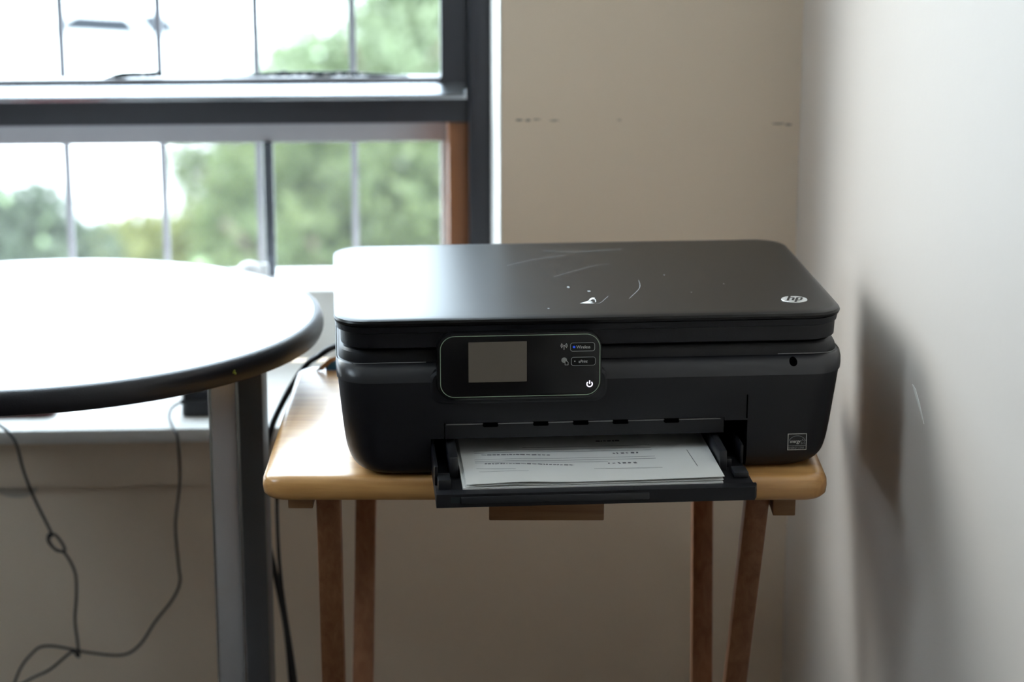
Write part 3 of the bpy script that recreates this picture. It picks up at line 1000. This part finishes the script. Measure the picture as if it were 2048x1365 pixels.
# efficiency label on the front
LX, LZ = 0.1770, 0.0177
LW, LH = 0.0173, 0.0155
LY = -0.0003
lab = box('efficiency_label', (LX, LX + LW, LY, 0.0004, LZ, LZ + LH), 'panel_black', pr)
q = lambda u, v: (LX + u * LW, LY - 0.0002, LZ + v * LH)
bm = bmesh.new()
add_ribbon(bm, [(0.02, 0.02), (0.98, 0.02), (0.98, 0.98), (0.02, 0.98)], 0.045, q, closed=True)
from_bm('label_border', bm, 'label_print', lab)
bm = bmesh.new()
add_ribbon(bm, [(0.5 + 0.42 * math.cos(R(a)), 0.50 + 0.36 * math.sin(R(a))) for a in range(10, 171, 10)], 0.028, q)
add_ribbon(bm, [(0.04, 0.27), (0.96, 0.27)], 0.025, q)
star = []
for k in range(10):
    rr_ = 0.17 if k % 2 == 0 else 0.075
    star.append((0.80 + rr_ * math.cos(R(98 + 36 * k)), 0.50 + rr_ * math.sin(R(98 + 36 * k))))
add_ribbon(bm, star, 0.028, q, closed=True)
from_bm('label_drawing', bm, 'label_dim', lab)
text_mesh('lettering', 'energy', 0.0048, LX + 0.0018, LZ + 0.0067, LY - 0.0002, 'label_print', lab, shear=0.35, xscale=0.72)
text_mesh('lettering', 'ENERGY STAR', 0.0026, LX + 0.0010, LZ + 0.0012, LY - 0.0002, 'label_dim', lab, xscale=0.86)

# output slot: edge glint painted as pale strips between five dark fingers
plate('slot_roof', [(0.004, -0.1300, 0.1195, 0.0345, 0.0492, 0.0006), (0.030, -0.1300, 0.1195, 0.0345, 0.0492, 0.0006)], 'plastic_black', pr, n=2)
tabs = [(-0.0960, -0.0835), (-0.0512, -0.0388), (-0.0157, -0.0030), (0.0198, 0.0326), (0.0658, 0.0782)]
cur = -0.1290
for a, b in tabs + [(0.1165, 0.1165)]:
    box('slot_glint', (cur, a - 0.0004, 0.0012, 0.0045, 0.0480, 0.0488), 'glint_seam_grey', pr, bevel=0.0002)
    cur = b + 0.0004
for a, b in tabs:
    prism('slot_finger', [(a, 0.0500), (a - 0.0006, 0.0465), (a + 0.0004, 0.0458), (b - 0.0004, 0.0458), (b + 0.0006, 0.0465), (b, 0.0500)], 0.0002, 0.006, 'hole_black', pr, axis='y')
# paper tray
tr = box('paper_tray', (-0.1425, 0.1335, -0.088, 0.200, 0.0030, 0.0125), 'plastic_black', pr, bevel=0.0012)
prism('tray_lip', [(-0.1425, -0.092), (0.1310, -0.092), (0.1340, -0.084), (0.1340, -0.080), (-0.1425, -0.080)], 0.0032, 0.0150, 'plastic_black', tr)
box('tray_extension', (-0.1215, 0.0395, -0.0935, -0.0900, 0.0068, 0.0128), 'plastic_dark_grey', tr, bevel=0.0006)
box('tray_extension_slot', (-0.1300, -0.1220, -0.0925, -0.0918, 0.0072, 0.0124), 'gasket', tr)
for sgn, x0, x1 in ((-1, -0.1290, -0.1208), (1, 0.1085, 0.1155)):
    box('paper_guide', (x0, x1, -0.040, 0.06, 0.0125, 0.0315), 'plastic_dark_grey', tr, bevel=0.0015)
boxes('tray_wall', [(-0.1425, -0.1395, -0.06, 0.18, 0.0125, 0.0300)], 'plastic_black', tr, bevel=0.0008)
boxes('tray_wall', [(0.1305, 0.1335, -0.02, 0.18, 0.0125, 0.0300)], 'plastic_black', tr, bevel=0.0008)
box('tray_stop', (-0.1400, -0.1290, -0.072, -0.052, 0.0125, 0.0215), 'plastic_dark_grey', tr, bevel=0.001)
box('tray_stop', (0.1185, 0.1315, -0.060, -0.040, 0.0125, 0.0175), 'plastic_dark_grey', tr, bevel=0.001)
box('tray_knob', (0.1165, 0.1215, -0.030, -0.022, 0.0125, 0.0205), 'plastic_dark_grey', tr, bevel=0.001)
slab('foot', [(-0.0002, -0.18, -0.16, 0.04, 0.06, 0.008), (0.003, -0.18, -0.16, 0.04, 0.06, 0.008)], 'gasket', pr, n=4)
slab('foot', [(-0.0002, 0.16, 0.18, 0.04, 0.06, 0.008), (0.003, 0.16, 0.18, 0.04, 0.06, 0.008)], 'gasket', pr, n=4)

# ---------------------------------------------------------------- paper in the tray
def sheet(name, label, z0, x0, x1, y0, y1, thick, lift, group=None, skew=0.0, seed=0):
    """a sheet or ream with a slightly wavy front edge"""
    nx, ny = 24, 8
    bm = bmesh.new()
    rr = random.Random(seed)
    ph = rr.uniform(0, 6)
    top, bot = [], []
    for j in range(ny + 1):
        v = j / ny
        for i in range(nx + 1):
            u = i / nx
            x = x0 + (x1 - x0) * u + skew * (1 - v)
            y = y0 + (y1 - y0) * v
            f = (1 - v) ** 2
            z = z0 + lift(u) * f
            top.append(bm.verts.new((x, y, z + thick)))
            bot.append(bm.verts.new((x, y, z)))
    W_ = nx + 1
    for j in range(ny):
        for i in range(nx):
            a, b, c, d = j * W_ + i, j * W_ + i + 1, (j + 1) * W_ + i + 1, (j + 1) * W_ + i
            bm.faces.new((top[a], top[b], top[c], top[d]))
            bm.faces.new((bot[d], bot[c], bot[b], bot[a]))
    for i in range(nx):
        bm.faces.new((bot[i], bot[i + 1], top[i + 1], top[i]))
        k = ny * W_ + i
        bm.faces.new((top[k], top[k + 1], bot[k + 1], bot[k]))
    for j in range(ny):
        a, b = j * W_, (j + 1) * W_
        bm.faces.new((top[a], top[b], bot[b], bot[a]))
        a, b = j * W_ + nx, (j + 1) * W_ + nx
        bm.faces.new((bot[a], bot[b], top[b], top[a]))
    o = from_bm(name, bm, 'paper', None, smooth=30)
    o.location = pr.location
    o.rotation_euler = pr.rotation_euler
    return tag(o, label, 'paper', group)


sheet('paper_ream', 'stack of white sheets at the bottom of the printer tray', 0.0127, -0.1190, 0.1055, -0.0800, 0.19, 0.0036, lambda u: 0.0)
sheet('blank_sheet', 'loose blank sheet with a bowed front edge just under the printed page', 0.0168, -0.1170, 0.1060, -0.0790, 0.185, 0.0003,
      lambda u: 0.0002 + 0.0012 * math.exp(-((u - 0.16) / 0.10) ** 2) + 0.0008 * u)
ps = sheet('printed_sheet', 'printed white page with faint grey lines on top of the tray paper', 0.0184, -0.1160, 0.1068, -0.0788, 0.18, 0.0003,
           lambda u: 0.0006 + 0.0014 * math.exp(-((u - 0.22) / 0.12) ** 2) + 0.0016 * u ** 3, seed=4)
TZP = 0.0187


def paper_z(x, y):
    u = (x + 0.1160) / 0.2228
    v = (y + 0.0788) / 0.2588
    return TZP + (0.0006 + 0.0014 * math.exp(-((u - 0.22) / 0.12) ** 2) + 0.0016 * u ** 3) * (1 - v) ** 2 + 0.0002


def ink(name, lines, material):
    bm = bmesh.new()
    for pts, w in lines:
        path = []
        for (a, b), (c, d) in zip(pts[:-1], pts[1:]):
            n = max(2, int(math.hypot(c - a, d - b) / 0.006))
            path += [(a + (c - a) * i / n, b + (d - b) * i / n) for i in range(n)]
        path.append(pts[-1])
        add_ribbon(bm, path, w, lambda u, v: (u, v, paper_z(u, v)))
    return tag(from_bm(name, bm, material, ps), kind='stuff')


DY = 0.008


def words(x0, y0, x1, y1, w, seed, gap=0.0010, lo=0.0012, hi=0.0045):
    rr = random.Random(seed)
    out = []
    x = x0
    while x < x1:
        l = rr.uniform(lo, hi)
        xe = min(x + l, x1)
        f = lambda xx: y0 + (y1 - y0) * (xx - x0) / (x1 - x0)
        j = rr.uniform(-0.0006, 0.0006)
        out.append(([(x, f(x) + j), (xe, f(xe) - j * 0.5)], w * rr.uniform(0.5, 1.2)))
        x = xe + gap * rr.uniform(0.6, 1.2)
    return out


ink('printed_text', words(-0.0965, -0.024, -0.0191, -0.033, 0.0026, 1) + words(-0.098, 0.0017, -0.0373, -0.0031, 0.0026, 2)
    + words(0.0114, -0.0306, 0.037, -0.0311, 0.0040, 3, 0.0024, 0.001, 0.0035) + words(0.0193, -0.0025, 0.0439, -0.002, 0.0040, 4, 0.0024, 0.001, 0.0035)
    + [([(0.0861, 0.0023), (0.0883, -0.0473)], 0.0006)] + words(0.008, 0.035, 0.03, 0.035, 0.004, 6), 'paper_ink')
ink('printed_rules', [([(-0.1049, -0.0369), (-0.0709, -0.0420)], 0.0010), ([(-0.0024, -0.0450), (0.0574, -0.0473)], 0.0009), ([(-0.1051, -0.0175), (0.0552, -0.0203)], 0.0012),
                      ([(-0.1051, -0.0120), (0.0552, -0.0140)], 0.0009), ([(-0.105, -0.0210), (0.012, -0.0260)], 0.0009), ([(-0.104, 0.0070), (0.055, 0.0050)], 0.0012),
                      ([(-0.104, 0.0140), (0.055, 0.0120)], 0.0010), ([(-0.103, -0.046), (-0.06, -0.049)], 0.0006), ([(-0.06, 0.020), (0.055, 0.020)], 0.0012)], 'paper_ink_faint')

# ---------------------------------------------------------------- round table
rt = thing('round_table', 'rounded white-topped table with a black rim and grey metal column, left of the printer', 'table', (-0.4995, 2.258, 0.0), 0)
RZ = 0.72
RR = 0.2681


def disc(secs, n=96):
    ca, sa = math.cos(R(16.7)), math.sin(R(16.7))
    out = []
    for z, r in secs:
        ring = []
        for i in range(n):
            u, v = (r + 0.0294) * math.cos(2 * math.pi * i / n), r * math.sin(2 * math.pi * i / n)
            ring.append((u * ca - v * sa, u * sa + v * ca, z))
        out.append(ring)
    return out


bm = bmesh.new()
add_loft(bm, disc([(RZ - 0.022, RR - 0.006), (RZ - 0.0002, RR - 0.0005), (RZ, RR - 0.001)]))
from_bm('tabletop', bm, 'laminate_white', rt, smooth=40)
bm = bmesh.new()
prof = [(RZ - 0.0002, RR - 0.0004), (RZ - 0.0002, RR + 0.0022), (RZ - 0.0028, RR + 0.0066), (RZ - 0.008, RR + 0.0088), (RZ - 0.0165, RR + 0.0090), (RZ - 0.0225, RR + 0.0070), (RZ - 0.0245, RR + 0.002), (RZ - 0.0245, RR - 0.004)]
rings = disc(prof)
vr = [[bm.verts.new(p) for p in r_] for r_ in rings]
for a, b in zip(vr, vr[1:] + vr[:1]):
    for i in range(96):
        bm.faces.new((a[i], a[(i + 1) % 96], b[(i + 1) % 96], b[i]))
rim = from_bm('edge_band', bm, 'edge_black', rt, smooth=40)
sp = bmesh.new()
cx, cy = disc([(0, RR + 0.0090)], 360)[0][int(360 - 55)][:2]
for dx, dz in ((0, 0), (0.0018, -0.001), (0.0008, 0.0014)):
    add_box(sp, cx + dx - 0.0008, cx + dx + 0.0008, cy - 0.0006, cy + 0.0006, RZ - 0.0125 + dz, RZ - 0.0105 + dz)
from_bm('paint_speck', sp, 'yellow_speck', rim)


def column(x0, sx):
    """twin-profile metal column; x0 is its outer left edge in table coordinates"""
    yf = 2.15 - 2.258
    z0, z1 = 0.03, RZ - 0.022
    prism('column', [(x0 + 0.0035, yf), (x0 + 0.0265, yf + 0.0095), (x0 + 0.0265, yf + 0.050), (x0 + 0.0035, yf + 0.050)], z0, z1, 'aluminium', rt)
    box('column_fin', (x0, x0 + 0.0036, yf + 0.003, yf + 0.047, z0, z1), 'aluminium_bright', rt, bevel=0.0006)
    box('column_fin', (x0 + 0.0264, x0 + 0.0305, yf + 0.0085, yf + 0.047, z0, z1), 'aluminium_bright', rt, bevel=0.0006)
    box('column', (x0 + 0.0303, x0 + 0.0535, yf + 0.002, yf + 0.052, z0, z1), 'aluminium_dark', rt, bevel=0.001)
    box('foot_bar', (x0 + 0.008, x0 + 0.045, yf - 0.19, yf + 0.30, 0.0, 0.031), 'aluminium_dark', rt, bevel=0.006)


column(-0.3000 + 0.4995, 1)
column(-0.7520 + 0.4995, 1)
box('support_beam', (-0.22, 0.22, 0.02, 0.06, RZ - 0.05, RZ - 0.022), 'aluminium_dark', rt, bevel=0.002)

# ---------------------------------------------------------------- things on the sill and cables
ad = thing('power_adapter', 'small black box with a cable plugged in, on the window sill behind the table column', 'adapter', wp(-0.679, 0.032, 0.5317), WY)
slab('case', [(0, -0.029, 0.029, -0.018, 0.018, 0.006), (0.003, -0.030, 0.030, -0.019, 0.019, 0.007), (0.030, -0.029, 0.029, -0.018, 0.018, 0.007), (0.0335, -0.026, 0.026, -0.015, 0.015, 0.006)], 'plastic_black', ad, n=4)
box('case_band', (-0.0296, 0.0296, -0.0192, 0.0192, 0.0190, 0.0215), 'plastic_dark_grey', ad, bevel=0.0005)


def W3(pts, y):
    return [wp(x, y if len(p) < 3 else p[2], z) for p in pts for x, z in [p[:2]]]


tag(tube('device_cable', [wp(*p) for p in [
    (-0.7060, 0.016, 0.5500), (-0.7120, 0.010, 0.5490), (-0.7185, -0.002, 0.5470), (-0.7200, -0.020, 0.5420), (-0.7130, -0.042, 0.5340), (-0.7080, -0.050, 0.5241), (-0.7074, -0.050, 0.4764), (-0.7145, -0.050, 0.4223), (-0.7130, -0.050, 0.3735),
    (-0.7121, -0.050, 0.3521), (-0.7215, -0.050, 0.3307), (-0.7427, -0.050, 0.3033), (-0.7611, -0.050, 0.2757), (-0.7818, -0.050, 0.2631), (-0.8191, -0.052, 0.2677),
    (-0.8645, -0.054, 0.278), (-0.8851, -0.055, 0.2691), (-0.9073, -0.056, 0.2321), (-0.94, -0.06, 0.12), (-0.97, -0.09, 0.003)]], 0.0016, 'cable_black', n=8, sub=6),
    'thin black cable plugged into the box on the sill, hanging beside the table column', 'cable')
tag(tube('cable_plug', [wp(-0.7020, 0.0200, 0.5510), wp(-0.7065, 0.0155, 0.5500), wp(-0.7090, 0.0130, 0.5495)], [0.0042, 0.0038, 0.0022], 'cable_black', n=10, sub=1),
    'black plug of the thin cable in the side of the sill box', 'plug')
tag(tube('knotted_cable', [wp(*p) for p in [
    (-0.945, -0.036, 0.5380), (-0.925, -0.046, 0.5480), (-0.9048, -0.055, 0.5450), (-0.8892, -0.058, 0.5273), (-0.8811, -0.06, 0.4917), (-0.8705, -0.06, 0.4587), (-0.8556, -0.06, 0.4224), (-0.8536, -0.062, 0.4164),
    (-0.8570, -0.064, 0.4120), (-0.8500, -0.066, 0.4010), (-0.8400, -0.064, 0.3975), (-0.8420, -0.058, 0.4030), (-0.8500, -0.056, 0.4140), (-0.8575, -0.056, 0.4155), (-0.8580, -0.060, 0.4080),
    (-0.8490, -0.064, 0.3990), (-0.8402, -0.060, 0.3935), (-0.8299, -0.06, 0.3705), (-0.8296, -0.06, 0.343), (-0.8328, -0.06, 0.3123), (-0.8312, -0.06, 0.2850), (-0.8304, -0.06, 0.2678), (-0.8330, -0.06, 0.2680), (-0.8385, -0.06, 0.2725),
    (-0.8645, -0.06, 0.2511), (-0.894, -0.06, 0.2362), (-0.97, -0.06, 0.19), (-1.02, -0.08, 0.10), (-1.03, -0.12, 0.003)]], 0.0017, 'cable_black', n=8, sub=6),
    'thin black cable with a knot in it, hanging below the sill at the far left', 'cable')

tl = (0.0294, 1.9239, TZ)


def tp(x, y, z):
    return (tl[0] + x, tl[1] + y, tl[2] + z)


tag(tube('printer_cable', [tp(*p) for p in [
    (-0.150, 0.345, 0.030), (-0.185, 0.395, 0.022), (-0.2217, 0.43, 0.0030), (-0.2371, 0.44, -0.0090), (-0.2509, 0.45, -0.0206), (-0.2677, 0.45, -0.0443), (-0.2808, 0.45, -0.0680), (-0.2906, 0.45, -0.0897), (-0.2967, 0.45, -0.1125),
    (-0.3019, 0.45, -0.1413), (-0.3035, 0.45, -0.1760), (-0.3000, 0.45, -0.2226), (-0.2945, 0.45, -0.2520), (-0.2877, 0.45, -0.2876), (-0.2815, 0.45, -0.3293), (-0.2775, 0.45, -0.3926), (-0.275, 0.47, -0.52), (-0.27, 0.50, -0.654)]], 0.0036, 'cable_black', n=10, sub=6),
    'thick black power cable curving down from behind the printer', 'cable')
tag(tube('thin_printer_cable', [tp(*p) for p in [
    (-0.150, 0.330, 0.012), (-0.195, 0.378, 0.004), (-0.2400, 0.395, -0.018), (-0.2580, 0.40, -0.0420), (-0.2700, 0.40, -0.0700), (-0.2770, 0.40, -0.0950), (-0.2810, 0.40, -0.1250), (-0.2830, 0.40, -0.18), (-0.280, 0.40, -0.26), (-0.265, 0.40, -0.40), (-0.25, 0.40, -0.655)]], 0.0019, 'cable_black', n=8, sub=6),
    'thin black cable running just inside the thick one, behind the printer', 'cable')

rc = thing('red_case', 'flat dark red case with a bright red top edge lying on the sill, far left', 'case', wp(-0.9035, 0.050, 0.5317), WY)
slab('case_body', [(0, -0.075, 0.046, -0.030, 0.030, 0.012), (0.0062, -0.076, 0.047, -0.031, 0.031, 0.012)], 'red_cover_dark', rc, n=5)
slab('case_cover', [(0.0064, -0.076, 0.047, -0.031, 0.031, 0.012), (0.0098, -0.075, 0.046, -0.030, 0.030, 0.012)], 'red_cover', rc, n=5)

jk = thing('paper_tag', 'small tan and blue tag on the tray table, behind the left of the printer', 'tag', tp(-0.219, 0.352, 0.0002), 0)
box('blue_tag', (-0.004, 0.012, -0.002, 0.002, 0, 0.010), 'tag_blue', jk, bevel=0.0006)
prism('tan_tag', [(-0.014, 0.000), (-0.010, 0.004), (0.000, 0.013), (0.010, 0.0165), (0.012, 0.0135), (0.002, 0.009), (-0.006, 0.001)], -0.0045, -0.0025, 'tag_tan', jk, axis='y')
